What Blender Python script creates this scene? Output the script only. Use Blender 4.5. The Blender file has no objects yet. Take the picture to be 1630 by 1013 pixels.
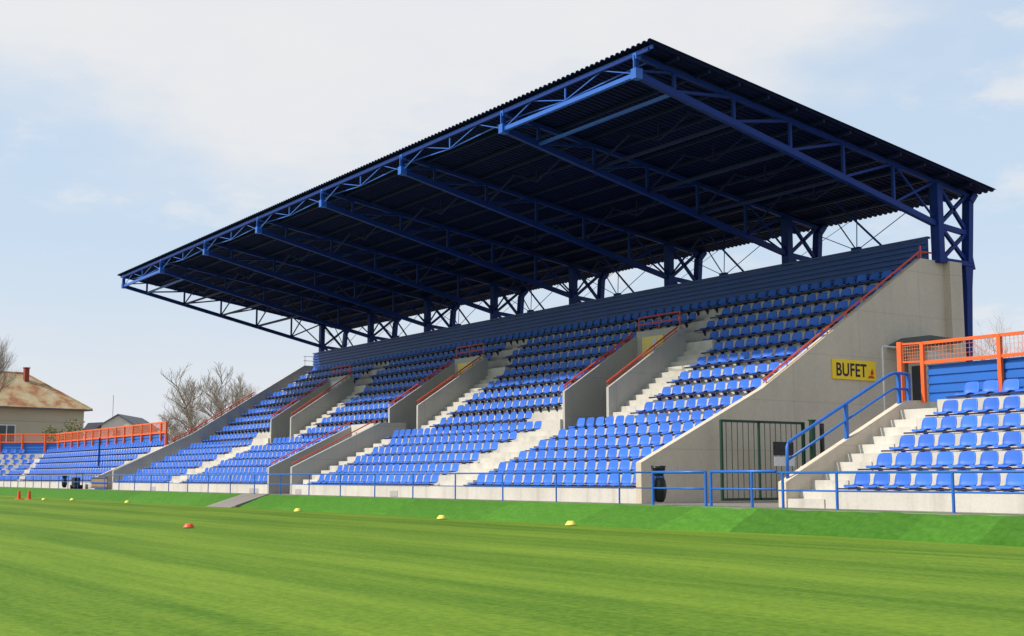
import bpy, bmesh, math, random
from mathutils import Vector, Matrix
R = math.radians
scene = bpy.context.scene
col = scene.collection
random.seed(7)

# ------------------------------------------------------------------ camera
cam_d = bpy.data.cameras.new('camera'); cam = bpy.data.objects.new('camera', cam_d); col.objects.link(cam)
cam.location = (23.60, -19.444, 0.611)
YAW, PITCH = 33.677, 7.169
f = Vector((-math.cos(R(YAW))*math.cos(R(PITCH)), math.sin(R(YAW))*math.cos(R(PITCH)), math.sin(R(PITCH))))
cam.rotation_euler = f.to_track_quat('-Z', 'Y').to_euler()
cam_d.sensor_width = 36; cam_d.lens = 36*2020.7/1630
cam_d.clip_start = .1; cam_d.clip_end = 3000
scene.camera = cam

# ------------------------------------------------------------------ world, sun, exposure
SUN = Vector((-.31, -.95, .885)).normalized()
w = bpy.data.worlds.new('World'); scene.world = w; w.use_nodes = True
nt = w.node_tree; N = nt.nodes; L = nt.links; N.clear()
def wn(t, **k):
    n = N.new(t)
    for a, b in k.items(): setattr(n, a, b)
    return n
def wm(op, a, b=None, c=None, clamp=False):
    n = N.new('ShaderNodeMath'); n.operation = op; n.use_clamp = clamp
    for i, v in enumerate((a, b, c)):
        if v is None: continue
        if isinstance(v, (int, float)): n.inputs[i].default_value = v
        else: L.new(v, n.inputs[i])
    return n.outputs[0]
out = wn('ShaderNodeOutputWorld')
sky = wn('ShaderNodeTexSky', sky_type='NISHITA', sun_disc=False)
sky.sun_elevation = math.asin(SUN.z); sky.sun_rotation = math.atan2(SUN.x, SUN.y)
sky.air_density = 1.3; sky.dust_density = 3.0; sky.ozone_density = 1.4; sky.altitude = 150
bg = wn('ShaderNodeBackground'); bg.inputs['Strength'].default_value = .14
L.new(sky.outputs[0], bg.inputs['Color'])
tc = wn('ShaderNodeTexCoord'); sep = wn('ShaderNodeSeparateXYZ'); L.new(tc.outputs['Generated'], sep.inputs[0])
X, Y, Z = sep.outputs
# bearing of the view direction, measured from north-west (where the stand lies), as a tangent
fw = wm('ADD', wm('MULTIPLY', X, -.832), wm('MULTIPLY', Y, .5545))
rt = wm('ADD', wm('MULTIPLY', X, .5545), wm('MULTIPLY', Y, .832))
az = wm('ARCTAN2', rt, fw)
hz = wm('SQRT', wm('ADD', wm('MULTIPLY', X, X), wm('MULTIPLY', Y, Y)))
el = wm('ARCTAN2', Z, hz)
def wnoise(scale, detail, rough, stretch):
    m = wn('ShaderNodeMapping'); m.inputs['Scale'].default_value = stretch
    L.new(tc.outputs['Generated'], m.inputs[0])
    n = wn('ShaderNodeTexNoise'); n.inputs['Scale'].default_value = scale
    n.inputs['Detail'].default_value = detail; n.inputs['Roughness'].default_value = rough
    L.new(m.outputs[0], n.inputs['Vector']); return n.outputs['Fac']
n1 = wnoise(3.2, 7, .55, (1, 1, 2.4)); n2 = wnoise(9, 6, .6, (1, 1, 2.6)); n3 = wnoise(2.2, 5, .5, (1, 1, 2.0))
# lower edge of the big cloud deck (elevation, radians) as a function of bearing
edge = wm('ADD', .235, wm('MULTIPLY', wm('POWER', wm('ABSOLUTE', wm('ADD', az, .14)), 1.5), .30))
edge = wm('ADD', edge, wm('MULTIPLY', wm('MAXIMUM', wm('SUBTRACT', az, .1), 0), .18))
d = wm('ADD', wm('SUBTRACT', el, edge), wm('ADD', wm('MULTIPLY', wm('SUBTRACT', n1, .5), .26), wm('MULTIPLY', wm('SUBTRACT', n2, .5), .09)))
mr = wn('ShaderNodeMapRange', interpolation_type='SMOOTHSTEP')
mr.inputs['From Min'].default_value = -.06; mr.inputs['From Max'].default_value = .06; L.new(d, mr.inputs['Value'])
# low thin clouds and wisps
mr2 = wn('ShaderNodeMapRange', interpolation_type='SMOOTHSTEP'); L.new(n2, mr2.inputs['Value'])
mr2.inputs['From Min'].default_value = .50; mr2.inputs['From Max'].default_value = .72; mr2.inputs['To Max'].default_value = .7
lowb = wn('ShaderNodeMapRange', interpolation_type='SMOOTHSTEP'); L.new(el, lowb.inputs['Value'])
lowb.inputs['From Min'].default_value = .20; lowb.inputs['From Max'].default_value = -.02; lowb.inputs['To Max'].default_value = .95
low = wm('MULTIPLY', lowb.outputs[0], wm('ADD', .55, wm('MULTIPLY', n3, .9)))
mask = wm('MAXIMUM', wm('MAXIMUM', wm('MULTIPLY', mr.outputs[0], .95), mr2.outputs[0]), low, clamp=True)
# a thin veil of high haze over the whole sky, thicker towards the horizon
veil = wm('SUBTRACT', .90, wm('MULTIPLY', el, .45))
# towards the zenith the deck opens again so it lights the scene like broken cloud
hi = wn('ShaderNodeMapRange', interpolation_type='SMOOTHSTEP'); L.new(el, hi.inputs['Value'])
hi.inputs['From Min'].default_value = .5; hi.inputs['From Max'].default_value = .9; hi.inputs['To Min'].default_value = 1; hi.inputs['To Max'].default_value = .7
mask = wm('MULTIPLY', mask, hi.outputs[0])
cr = wn('ShaderNodeMix', data_type='RGBA'); L.new(n2, cr.inputs['Factor'])
cr.inputs['A'].default_value = (.68, .70, .74, 1); cr.inputs['B'].default_value = (.76, .75, .74, 1)
cb = wn('ShaderNodeBackground'); cb.inputs['Strength'].default_value = 1.0; L.new(cr.outputs['Result'], cb.inputs['Color'])
vb = wn('ShaderNodeBackground'); vb.inputs['Color'].default_value = (.54, .655, .80, 1); vb.inputs['Strength'].default_value = 1
mv = wn('ShaderNodeMixShader'); L.new(veil, mv.inputs[0]); L.new(bg.outputs[0], mv.inputs[1]); L.new(vb.outputs[0], mv.inputs[2])
mx = wn('ShaderNodeMixShader'); L.new(mask, mx.inputs[0]); L.new(mv.outputs[0], mx.inputs[1]); L.new(cb.outputs[0], mx.inputs[2])
L.new(mx.outputs[0], out.inputs['Surface'])

sd = bpy.data.lights.new('sun', 'SUN'); sd.energy = 4.0; sd.angle = R(.55); sd.color = (1, .94, .84)
so = bpy.data.objects.new('sun', sd); col.objects.link(so); so.location = (0, -30, 40)
so.rotation_euler = SUN.to_track_quat('Z', 'Y').to_euler()
vs = scene.view_settings; vs.view_transform = 'Standard'; vs.look = 'None'; vs.exposure = .2; vs.gamma = 1
scene.render.resolution_x = 1024; scene.render.resolution_y = 636
scene.cycles.max_bounces = 6

# ------------------------------------------------------------------ materials
def mat(name, color, rough=.6, metal=0, noise=None, bump=None, spec=.4, coat=0):
    """noise=(scale, amount[, dark colour]); bump=(scale, strength)"""
    m = bpy.data.materials.new(name); m.use_nodes = True
    n = m.node_tree.nodes; l = m.node_tree.links; b = n['Principled BSDF']
    b.inputs['Base Color'].default_value = (*color, 1); b.inputs['Roughness'].default_value = rough
    b.inputs['Metallic'].default_value = metal; b.inputs['Specular IOR Level'].default_value = spec
    b.inputs['Coat Weight'].default_value = coat
    t = n.new('ShaderNodeTexCoord')
    if noise:
        sc, amt = noise[:2]; dark = noise[2] if len(noise) > 2 else tuple(c*.6 for c in color)
        a = n.new('ShaderNodeTexNoise'); a.inputs['Scale'].default_value = sc; a.inputs['Detail'].default_value = 8; a.inputs['Roughness'].default_value = .65
        l.new(t.outputs['Object'], a.inputs['Vector'])
        r = n.new('ShaderNodeMapRange'); r.inputs['From Min'].default_value = .35; r.inputs['From Max'].default_value = .7
        r.inputs['To Max'].default_value = amt; l.new(a.outputs['Fac'], r.inputs['Value'])
        x = n.new('ShaderNodeMix'); x.data_type = 'RGBA'; x.inputs['A'].default_value = (*color, 1); x.inputs['B'].default_value = (*dark, 1)
        l.new(r.outputs[0], x.inputs['Factor']); l.new(x.outputs['Result'], b.inputs['Base Color'])
    if bump:
        a = n.new('ShaderNodeTexNoise'); a.inputs['Scale'].default_value = bump[0]; a.inputs['Detail'].default_value = 6
        l.new(t.outputs['Object'], a.inputs['Vector'])
        q = n.new('ShaderNodeBump'); q.inputs['Strength'].default_value = bump[1]; q.inputs['Distance'].default_value = .02
        l.new(a.outputs['Fac'], q.inputs['Height']); l.new(q.outputs[0], b.inputs['Normal'])
    return m

def concrete(name, color, panel=(2.6, 1.3), stain=.5, streak=.35):
    """cast concrete: blotches, vertical run stains, formwork joints"""
    m = mat(name, color, .85, spec=.25); n = m.node_tree.nodes; l = m.node_tree.links; b = n['Principled BSDF']
    t = n.new('ShaderNodeTexCoord')
    def noise(scale, sc, det=8, ro=.65):
        mp = n.new('ShaderNodeMapping'); mp.inputs['Scale'].default_value = sc; l.new(t.outputs['Object'], mp.inputs[0])
        a = n.new('ShaderNodeTexNoise'); a.inputs['Scale'].default_value = scale; a.inputs['Detail'].default_value = det; a.inputs['Roughness'].default_value = ro
        l.new(mp.outputs[0], a.inputs['Vector']); return a.outputs['Fac']
    def rng(v, a, bb, c, d):
        r = n.new('ShaderNodeMapRange'); l.new(v, r.inputs['Value'])
        for k, x in zip(('From Min', 'From Max', 'To Min', 'To Max'), (a, bb, c, d)): r.inputs[k].default_value = x
        return r.outputs[0]
    def mul(a, bb):
        k = n.new('ShaderNodeMath'); k.operation = 'MULTIPLY'
        for i, v in enumerate((a, bb)):
            if isinstance(v, float): k.inputs[i].default_value = v
            else: l.new(v, k.inputs[i])
        return k.outputs[0]
    big = rng(noise(.55, (1, 1, 1)), .35, .68, 1, 1-stain*.35)
    fine = rng(noise(14, (1, 1, 1)), .3, .7, .93, 1.05)
    run = rng(noise(2.2, (1, 1, .12)), .5, .75, 1, 1-streak*.5)
    val = mul(mul(big, fine), run)
    if panel:
        s = n.new('ShaderNodeSeparateXYZ'); l.new(t.outputs['Object'], s.inputs[0])
        for ax, step in ((1, panel[0]), (2, panel[1])):
            k = n.new('ShaderNodeMath'); k.operation = 'PINGPONG'; l.new(s.outputs[ax], k.inputs[0]); k.inputs[1].default_value = step/2
            val = mul(val, rng(k.outputs[0], .006, .02, .86, 1))
    x = n.new('ShaderNodeMix'); x.data_type = 'RGBA'; x.blend_type = 'MULTIPLY'; x.inputs['Factor'].default_value = 1
    x.inputs['A'].default_value = (*color, 1)
    c = n.new('ShaderNodeCombineColor'); l.new(val, c.inputs[0]); l.new(val, c.inputs[1]); l.new(val, c.inputs[2])
    l.new(c.outputs[0], x.inputs['B']); l.new(x.outputs['Result'], b.inputs['Base Color'])
    q = n.new('ShaderNodeBump'); q.inputs['Strength'].default_value = .25; q.inputs['Distance'].default_value = .01
    l.new(noise(22, (1, 1, 1)), q.inputs['Height']); l.new(q.outputs[0], b.inputs['Normal'])
    return m

M = {}
M['terrace'] = concrete('terrace_concrete', (.59, .56, .505), None, .5, .5)
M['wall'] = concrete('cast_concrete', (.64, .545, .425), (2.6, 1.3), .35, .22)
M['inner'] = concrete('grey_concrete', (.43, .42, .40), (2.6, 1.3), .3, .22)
M['step'] = concrete('step_concrete', (.60, .57, .51), None, .7, .5)
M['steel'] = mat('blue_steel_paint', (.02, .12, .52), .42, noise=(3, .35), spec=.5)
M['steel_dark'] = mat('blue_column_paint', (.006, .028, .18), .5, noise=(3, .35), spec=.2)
M['purlin_shaded'] = mat('navy_purlin_shaded', (.004, .012, .07), .55, noise=(3, .35), spec=.3)  # inner purlins and cross frames, colour darkened to stand for shade below the sheet
M['steel_shaded'] = mat('blue_steel_shaded', (.008, .034, .21), .5, noise=(3, .35), spec=.2)  # darker copy of the roof steel, under-roof shade put into the colour
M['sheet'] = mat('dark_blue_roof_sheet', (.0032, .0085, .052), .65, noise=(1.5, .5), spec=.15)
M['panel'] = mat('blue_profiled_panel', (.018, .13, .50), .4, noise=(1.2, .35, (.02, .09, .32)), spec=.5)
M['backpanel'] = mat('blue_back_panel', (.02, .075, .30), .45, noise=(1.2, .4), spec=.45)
M['rail_blue'] = mat('blue_rail_paint', (.02, .14, .52), .4, noise=(6, .4, (.02, .08, .3)))
M['red'] = mat('red_handrail_paint', (.66, .09, .05), .45, noise=(5, .4))
M['orange'] = mat('orange_fence_paint', (.82, .13, .025), .45, noise=(5, .35, (.55, .07, .02)))
M['wire'] = mat('orange_wire', (.75, .20, .09), .5)
M['seat'] = mat('blue_seat_plastic', (.032, .14, .60), .5, noise=(2.5, .35, (.05, .17, .58)), spec=.3)
M['seatrail'] = mat('seat_rail_steel', (.022, .02, .07), .5, noise=(4, .4))
M['green'] = mat('green_gate_paint', (.008, .045, .024), .45, noise=(4, .4))
M['black'] = mat('black_plastic', (.008, .008, .01), .35, noise=(5, .4), bump=(14, .8))
M['white'] = mat('white_paint', (.75, .74, .70), .5, noise=(3, .3))
M['yellow'] = mat('yellow_sign_board', (.95, .64, .012), .45, noise=(3, .15))
M['ink'] = mat('dark_sign_ink', (.02, .006, .03), .6)
M['redink'] = mat('red_sign_ink', (.6, .05, .01), .6)
M['poster_y'] = mat('poster_yellow', (.75, .58, .18), .6, noise=(4, .35, (.5, .45, .2)))
M['poster_w'] = mat('poster_white', (.62, .66, .72), .6, noise=(6, .5, (.2, .25, .45)))
M['bark'] = mat('grey_brown_bark', (.13, .10, .075), .9, noise=(4, .5))
M['twig'] = mat('bare_twigs', (.31, .26, .20), .9, noise=(2, .5, (.21, .17, .12)))
M['redtwig'] = mat('reddish_bare_twigs', (.40, .27, .20), .9, noise=(2, .5))
M['leaf'] = mat('spring_foliage', (.20, .21, .07), .8, noise=(2, .6, (.11, .12, .04)))
M['stucco'] = mat('beige_render', (.54, .45, .32), .9, noise=(.6, .4, (.46, .38, .27)), bump=(6, .3))
M['stucco2'] = mat('pale_render', (.60, .56, .48), .9, noise=(.6, .3))
M['board'] = mat('brown_boards', (.26, .17, .11), .8, noise=(3, .5))
M['slate'] = mat('grey_roofing', (.13, .135, .15), .8, noise=(1, .5))
M['brick'] = mat('red_brick', (.28, .06, .035), .85, noise=(7, .6))
M['glass'] = mat('dark_window_glass', (.03, .04, .05), .12, spec=.6)
M['canopy'] = mat('dark_canopy_sheet', (.08, .095, .085), .6, noise=(2, .4))
M['disc_y'] = mat('yellow_marker_plastic', (.80, .72, .12), .45)
M['disc_r'] = mat('red_marker_plastic', (.75, .09, .03), .45)
M['asphalt'] = concrete('ramp_concrete', (.24, .22, .20), None, .4, .1)
def turf_panels():
    m = M['turf']; n = m.node_tree.nodes; l = m.node_tree.links; b = n['Principled BSDF']
    g_ = n.new('ShaderNodeNewGeometry'); s_ = n.new('ShaderNodeSeparateXYZ'); l.new(g_.outputs['Position'], s_.inputs[0])
    k = n.new('ShaderNodeMath'); k.operation = 'MULTIPLY_ADD'; k.inputs[1].default_value = -.05; l.new(s_.outputs[1], k.inputs[0]); l.new(s_.outputs[0], k.inputs[2])
    r = n.new('ShaderNodeMapRange'); r.inputs['From Min'].default_value = -60; r.inputs['From Max'].default_value = 20; l.new(k.outputs[0], r.inputs['Value'])
    c = n.new('ShaderNodeValToRGB'); c.color_ramp.interpolation = 'CONSTANT'; e = c.color_ramp.elements
    stops = [(-60, .95), (-34, 1.08), (-25, 1.0), (-17, 1.1), (-9, 1.0), (-4, 1.12), (.2, .98), (2.9, 1.1), (4.9, .82), (8.9, .96), (10.6, .8), (13.5, .88)]
    for i_, (x, v) in enumerate(stops):
        q = e[0] if i_ == 0 else (e.new((x+60)/80))
        q.position = (x+60)/80; q.color = (v*.8, v*.8, v*.8, 1)
    l.new(r.outputs[0], c.inputs[0])
    while len(e) > len(stops): e.remove(e[len(e)-1])
    old = b.inputs['Base Color'].links[0].from_socket
    x = n.new('ShaderNodeMix'); x.data_type = 'RGBA'; x.blend_type = 'MULTIPLY'; x.inputs['Factor'].default_value = 1
    l.new(old, x.inputs['A']); l.new(c.outputs[0], x.inputs['B']); l.new(x.outputs['Result'], b.inputs['Base Color'])
M['ground'] = mat('bare_ground', (.16, .15, .10), .95, noise=(.08, .8, (.07, .10, .03)))

def tile_roof():
    m = mat('weathered_tiles', (.45, .28, .13), .9); n = m.node_tree.nodes; l = m.node_tree.links; b = n['Principled BSDF']
    t = n.new('ShaderNodeTexCoord')
    a = n.new('ShaderNodeTexNoise'); a.inputs['Scale'].default_value = .9; a.inputs['Detail'].default_value = 7; l.new(t.outputs['Object'], a.inputs['Vector'])
    r = n.new('ShaderNodeValToRGB'); e = r.color_ramp.elements
    e[0].position = .36; e[0].color = (.40, .17, .08, 1); e[1].position = .60; e[1].color = (.56, .45, .27, 1)
    k = e.new(.46); k.color = (.50, .33, .17, 1)
    l.new(a.outputs['Fac'], r.inputs[0])
    v = n.new('ShaderNodeTexBrick'); v.inputs['Scale'].default_value = 2.2; v.inputs['Color1'].default_value = (1, 1, 1, 1)
    v.inputs['Color2'].default_value = (.8, .8, .8, 1); v.inputs['Mortar'].default_value = (.5, .5, .5, 1); v.inputs['Mortar Size'].default_value = .03
    mp = n.new('ShaderNodeMapping'); mp.inputs['Rotation'].default_value = (R(60), 0, 0); l.new(t.outputs['Object'], mp.inputs[0]); l.new(mp.outputs[0], v.inputs['Vector'])
    x = n.new('ShaderNodeMix'); x.data_type = 'RGBA'; x.blend_type = 'MULTIPLY'; x.inputs['Factor'].default_value = 1
    l.new(r.outputs[0], x.inputs['A']); l.new(v.outputs['Color'], x.inputs['B']); l.new(x.outputs['Result'], b.inputs['Base Color'])
    return m
M['tiles'] = tile_roof()

def grass_mat(name, c1, c2, stripe=None, fine=40.):
    m = mat(name, c1, .95, spec=.15); n = m.node_tree.nodes; l = m.node_tree.links; b = n['Principled BSDF']
    g = n.new('ShaderNodeNewGeometry')
    def noise(scale, sc, det=6):
        mp = n.new('ShaderNodeMapping'); mp.inputs['Scale'].default_value = sc; l.new(g.outputs['Position'], mp.inputs[0])
        a = n.new('ShaderNodeTexNoise'); a.inputs['Scale'].default_value = scale; a.inputs['Detail'].default_value = det; a.inputs['Roughness'].default_value = .7
        l.new(mp.outputs[0], a.inputs['Vector']); return a.outputs['Fac']
    def math_(op, a, c=None, cl=False):
        k = n.new('ShaderNodeMath'); k.operation = op; k.use_clamp = cl
        for i, v in enumerate((a, c)):
            if v is None: continue
            if isinstance(v, (int, float)): k.inputs[i].default_value = v
            else: l.new(v, k.inputs[i])
        return k.outputs[0]
    fac = math_('ADD', math_('MULTIPLY', noise(.3, (.3, 1, 1)), .5), math_('MULTIPLY', math_('SUBTRACT', noise(fine, (1, 1, 1), 7), .22), 1.15))
    if stripe:
        s = n.new('ShaderNodeSeparateXYZ'); l.new(g.outputs['Position'], s.inputs[0])
        yy = math_('ADD', s.outputs[1], math_('MULTIPLY', noise(.25, (.3, 1, 1), 2), .35))
        wv = math_('SINE', math_('MULTIPLY', yy, math.pi/stripe))
        wv = math_('MULTIPLY', wv, 3.0); k = n.new('ShaderNodeClamp'); k.inputs['Min'].default_value = -1; l.new(wv, k.inputs[0])
        fac = math_('ADD', fac, math_('MULTIPLY', k.outputs[0], .085)); fac = math_('ADD', fac, math_('MULTIPLY', math_('SUBTRACT', noise(3.2, (.06, 1, 1), 7), .5), .8))
        wv2 = math_('SINE', math_('MULTIPLY', yy, math.pi/.55))
        fac = math_('ADD', fac, math_('MULTIPLY', wv2, .035))
    r = n.new('ShaderNodeMapRange'); r.inputs['From Min'].default_value = .28; r.inputs['From Max'].default_value = .88; l.new(fac, r.inputs['Value'])
    x = n.new('ShaderNodeMix'); x.data_type = 'RGBA'; x.inputs['A'].default_value = (*c1, 1); x.inputs['B'].default_value = (*c2, 1)
    l.new(r.outputs[0], x.inputs['Factor']); l.new(x.outputs['Result'], b.inputs['Base Color'])
    q = n.new('ShaderNodeBump'); q.inputs['Strength'].default_value = .5; q.inputs['Distance'].default_value = .02
    l.new(noise(fine*.6, (1, 1, 1), 4), q.inputs['Height']); l.new(q.outputs[0], b.inputs['Normal'])
    return m
M['pitch'] = grass_mat('mown_grass', (.053, .132, .007), (.165, .255, .022), stripe=1.55, fine=13.)
M['turf'] = grass_mat('artificial_turf', (.045, .17, .012), (.10, .26, .034), fine=9.)
turf_panels()
def seat_tint():
    m = M['seat']; n = m.node_tree.nodes; l = m.node_tree.links; b = n['Principled BSDF']
    o = n.new('ShaderNodeObjectInfo'); h = n.new('ShaderNodeHueSaturation'); r_ = n.new('ShaderNodeMapRange')
    r_.inputs['To Min'].default_value = .86; r_.inputs['To Max'].default_value = 1.14; l.new(o.outputs['Random'], r_.inputs['Value']); l.new(r_.outputs[0], h.inputs['Value'])
    l.new(b.inputs['Base Color'].links[0].from_socket, h.inputs['Color']); l.new(h.outputs[0], b.inputs['Base Color'])
seat_tint()

# ------------------------------------------------------------------ mesh helpers
class MB:
    def __init__(s): s.v = []; s.f = []
    def poly(s, vs, fs):
        o = len(s.v); s.v.extend(tuple(v) for v in vs); s.f.extend(tuple(o+i for i in q) for q in fs)
    def box(s, x0, x1, y0, y1, z0, z1):
        s.poly([(x, y, z) for x in (x0, x1) for y in (y0, y1) for z in (z0, z1)],
               [(0, 1, 3, 2), (4, 6, 7, 5), (0, 4, 5, 1), (2, 3, 7, 6), (0, 2, 6, 4), (1, 5, 7, 3)])
    def extr(s, pts, x0, x1, axis='x'):
        """polygon pts (a,b) in the plane across `axis`, extruded from x0 to x1"""
        n = len(pts)
        def P(a, b, t): return (t, a, b) if axis == 'x' else ((a, t, b) if axis == 'y' else (a, b, t))
        vs = [P(a, b, x0) for a, b in pts]+[P(a, b, x1) for a, b in pts]
        s.poly(vs, [tuple(range(n))[::-1], tuple(range(n, 2*n))]+[(i, (i+1) % n, n+(i+1) % n, n+i) for i in range(n)])
    def beam(s, a, b, w=.1, h=None, up=(0, 0, 1)):
        """rectangular bar from a to b"""
        h = h or w; a = Vector(a); b = Vector(b); d = (b-a).normalized(); u = Vector(up)
        if abs(d.dot(u)) > .98: u = Vector((0, 1, 0))
        r = d.cross(u).normalized(); u = r.cross(d)
        vs = [p+r*i*w/2+u*j*h/2 for p in (a, b) for i, j in ((-1, -1), (1, -1), (1, 1), (-1, 1))]
        s.poly(vs, [(3, 2, 1, 0), (4, 5, 6, 7), (0, 1, 5, 4), (1, 2, 6, 5), (2, 3, 7, 6), (3, 0, 4, 7)])
    def tube(s, pts, r, n=8, r2=None, cap=True):
        pts = [Vector(p) for p in pts]; r2 = r if r2 is None else r2; k = len(pts); rings = []
        for i, p in enumerate(pts):
            d = (pts[min(i+1, k-1)]-pts[max(i-1, 0)]).normalized()
            u = Vector((0, 0, 1)) if abs(d.z) < .95 else Vector((1, 0, 0))
            a = d.cross(u).normalized(); b = d.cross(a); rr = r+(r2-r)*i/(k-1)
            rings.append([p+(a*math.cos(2*math.pi*j/n)+b*math.sin(2*math.pi*j/n))*rr for j in range(n)])
        fs = [(i*n+j, i*n+(j+1) % n, (i+1)*n+(j+1) % n, (i+1)*n+j) for i in range(k-1) for j in range(n)]
        if cap: fs += [tuple(range(n))[::-1], tuple(range((k-1)*n, k*n))]
        s.poly([v for g in rings for v in g], fs)
    def lathe(s, prof, c, n=16):
        fs = [(i*n+j, i*n+(j+1) % n, (i+1)*n+(j+1) % n, (i+1)*n+j) for i in range(len(prof)-1) for j in range(n)]
        s.poly([(c[0]+r*math.cos(2*math.pi*j/n), c[1]+r*math.sin(2*math.pi*j/n), c[2]+z) for r, z in prof for j in range(n)], fs)
    def build(s, name, m, parent=None, smooth=False, T=None):
        me = bpy.data.meshes.new(name); vs = [tuple(T @ Vector(v)) for v in s.v] if T else s.v
        me.from_pydata(vs, [], s.f); me.materials.append(M[m] if isinstance(m, str) else m)
        if smooth:
            for p in me.polygons: p.use_smooth = True
        me.update(); bm = bmesh.new(); bm.from_mesh(me); bmesh.ops.recalc_face_normals(bm, faces=bm.faces); bm.to_mesh(me); bm.free()
        o = bpy.data.objects.new(name, me); col.objects.link(o)
        if parent:
            o.parent = parent; o.matrix_parent_inverse = Matrix.Translation(parent.location).inverted() if parent.type == 'EMPTY' and parent.parent is None else Matrix.Identity(4)
        return o
def tag(o, label=None, cat=None, group=None, kind=None):
    for k, v in (('label', label), ('category', cat), ('group', group), ('kind', kind)):
        if v: o[k] = v
    return o
def thing(name, label, cat, loc=(0, 0, 0), group=None):
    o = bpy.data.objects.new(name, None); col.objects.link(o); o.location = loc; o.empty_display_size = .3
    return tag(o, label, cat, group)
def struct(name, mb, m): return tag(mb.build(name, m), kind='structure')

# ------------------------------------------------------------------ dimensions
XW, XL = -.03, -42.80                  # outer faces of the near and far side walls
BAY = 6.0
LOW_Y = [0, .72, 1.44, 2.16, 2.88, 3.60]; LOW_Z = [.36, .70, 1.04, 1.38, 1.72, 2.06]
UP_Y = [4.80+.72*k for k in range(9)]; UP_Z = [2.50+.49*k for k in range(9)]
RY = LOW_Y+UP_Y; RZ = LOW_Z+UP_Z       # fifteen seat rows
PITCH_Z = -.45
VX = [-7.64, -19.64, -31.64]           # inner face of each vomitory's right wall
VW = 2.2                               # clear width between its walls

# ------------------------------------------------------------------ ground
g = MB(); g.box(-700, 700, -700, 700, -1.2, -.62); struct('ground', g, 'ground')
def grid(x0, x1, nx, y0, y1, ny, zf):
    vs = [(x0+(x1-x0)*i/nx, y0+(y1-y0)*j/ny, 0) for i in range(nx+1) for j in range(ny+1)]
    vs = [(x, y, zf(x, y)) for x, y, _ in vs]
    return vs, [(i*(ny+1)+j, (i+1)*(ny+1)+j, (i+1)*(ny+1)+j+1, i*(ny+1)+j+1) for i in range(nx) for j in range(ny)]
g = MB(); g.poly(*grid(-150, 60, 140, -110, -1.2, 72, lambda x, y: PITCH_Z+.012*math.sin(x*.7+y*.31)*math.sin(y*.9)))
struct('pitch', g, 'pitch')
g = MB(); g.box(-230, 60, -1.04, 80, -.6, 0); g.box(-230, -69, -60, -1.04, -.6, -.004)
struct('pavement', g, 'asphalt')
# sloping strip of artificial turf between the paving edge and the pitch
rnd = random.Random(3)
def bank_end(x): return -2.25 if x < 2 else (-2.25+(x-2)*.12 if x < 6 else -1.77)
def bank(x0, x1):
    n = int((x1-x0)/.25); vs = []; ny = 8
    for i in range(n+1):
        x = x0+(x1-x0)*i/n; ye = bank_end(x)
        amp = .007 if x < 3 else .016
        for j in range(ny+1):
            t = j/ny; y = -.98+(ye+.98)*t
            z = .012+(PITCH_Z-.012)*(t**1.15)
            if 0 < j < ny: z += amp*(math.sin(x*3.1+j*1.3)*math.sin(x*.83+j*.6)+.6*math.sin(x*7.3-j*2.2))
            if j == ny: y += .05*math.sin(x*1.9)+.03*math.sin(x*5.3); z = PITCH_Z-.02
            vs.append((x, y, z))
    return vs, [(i*(ny+1)+j, (i+1)*(ny+1)+j, (i+1)*(ny+1)+j+1, i*(ny+1)+j+1) for i in range(n) for j in range(ny)]
g = MB(); g.poly(*bank(-19.93, 40)); g.poly(*bank(-71, -22.47)); struct('turf_bank', g, 'turf')
g = MB(); g.extr([(-1.03, .008), (-1.03, -.6), (-2.45, -.6), (-2.45, PITCH_Z+.01)], -22.42, -19.98)
g.extr([(-1.03, .04), (-1.03, -.1), (-2.3, PITCH_Z-.05), (-2.3, PITCH_Z+.08)], -19.98, -19.90)
struct('ramp', g, 'asphalt')

# ------------------------------------------------------------------ the covered grandstand
GS = thing('grandstand', 'long covered grandstand with blue steel roof over concrete terraces of blue seats', 'grandstand', (0, 0, 0))
def stair_profile(ys, zs, yend, base=0.0):
    pts = [(ys[0], base)]
    for i, (y, z) in enumerate(zip(ys, zs)):
        pts.append((y, z)); pts.append((ys[i+1] if i+1 < len(ys) else yend, z))
    pts.append((yend, base)); return pts
low = stair_profile(LOW_Y, LOW_Z, 4.80)
TUNR, TUNL = -20.24, -22.50
t = MB()
t.extr(low, TUNR+.0, -.23); t.extr(low, -42.6, TUNL)
def up_from(k, x0, x1, base=1.9):
    t.extr(stair_profile(UP_Y[k:], UP_Z[k:], 11.9, base), x0, x1)
edges = []
SW = 1.25                                # width of the steps beside each vomitory
x_right = -.23
for vx in VX:
    up_from(0, vx+SW+.12, x_right); x_right = vx-VW-.12
    edges.append(x_right)
up_from(0, -42.6, x_right)
t.build('terrace', 'terrace', GS)
# pads over each vomitory and its stairs: rows 12..15 behind the portal
for vx in VX:
    m = MB(); m.extr(stair_profile([8.12]+UP_Y[5:8]+[UP_Y[8]], [UP_Z[5]-.0, UP_Z[5]]+UP_Z[6:8]+[UP_Z[8]], 11.9, 4.2) if False else
           [(8.12, 4.3), (8.12, UP_Z[5]+.02), (UP_Y[6], UP_Z[5]+.02), (UP_Y[6], UP_Z[6]), (UP_Y[7], UP_Z[6]), (UP_Y[7], UP_Z[7]), (UP_Y[8], UP_Z[7]), (UP_Y[8], UP_Z[8]), (11.9, UP_Z[8]), (11.9, 4.3)],
           vx-VW-.118, vx+SW+.118)
    m.build('landing', 'terrace', GS)
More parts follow.
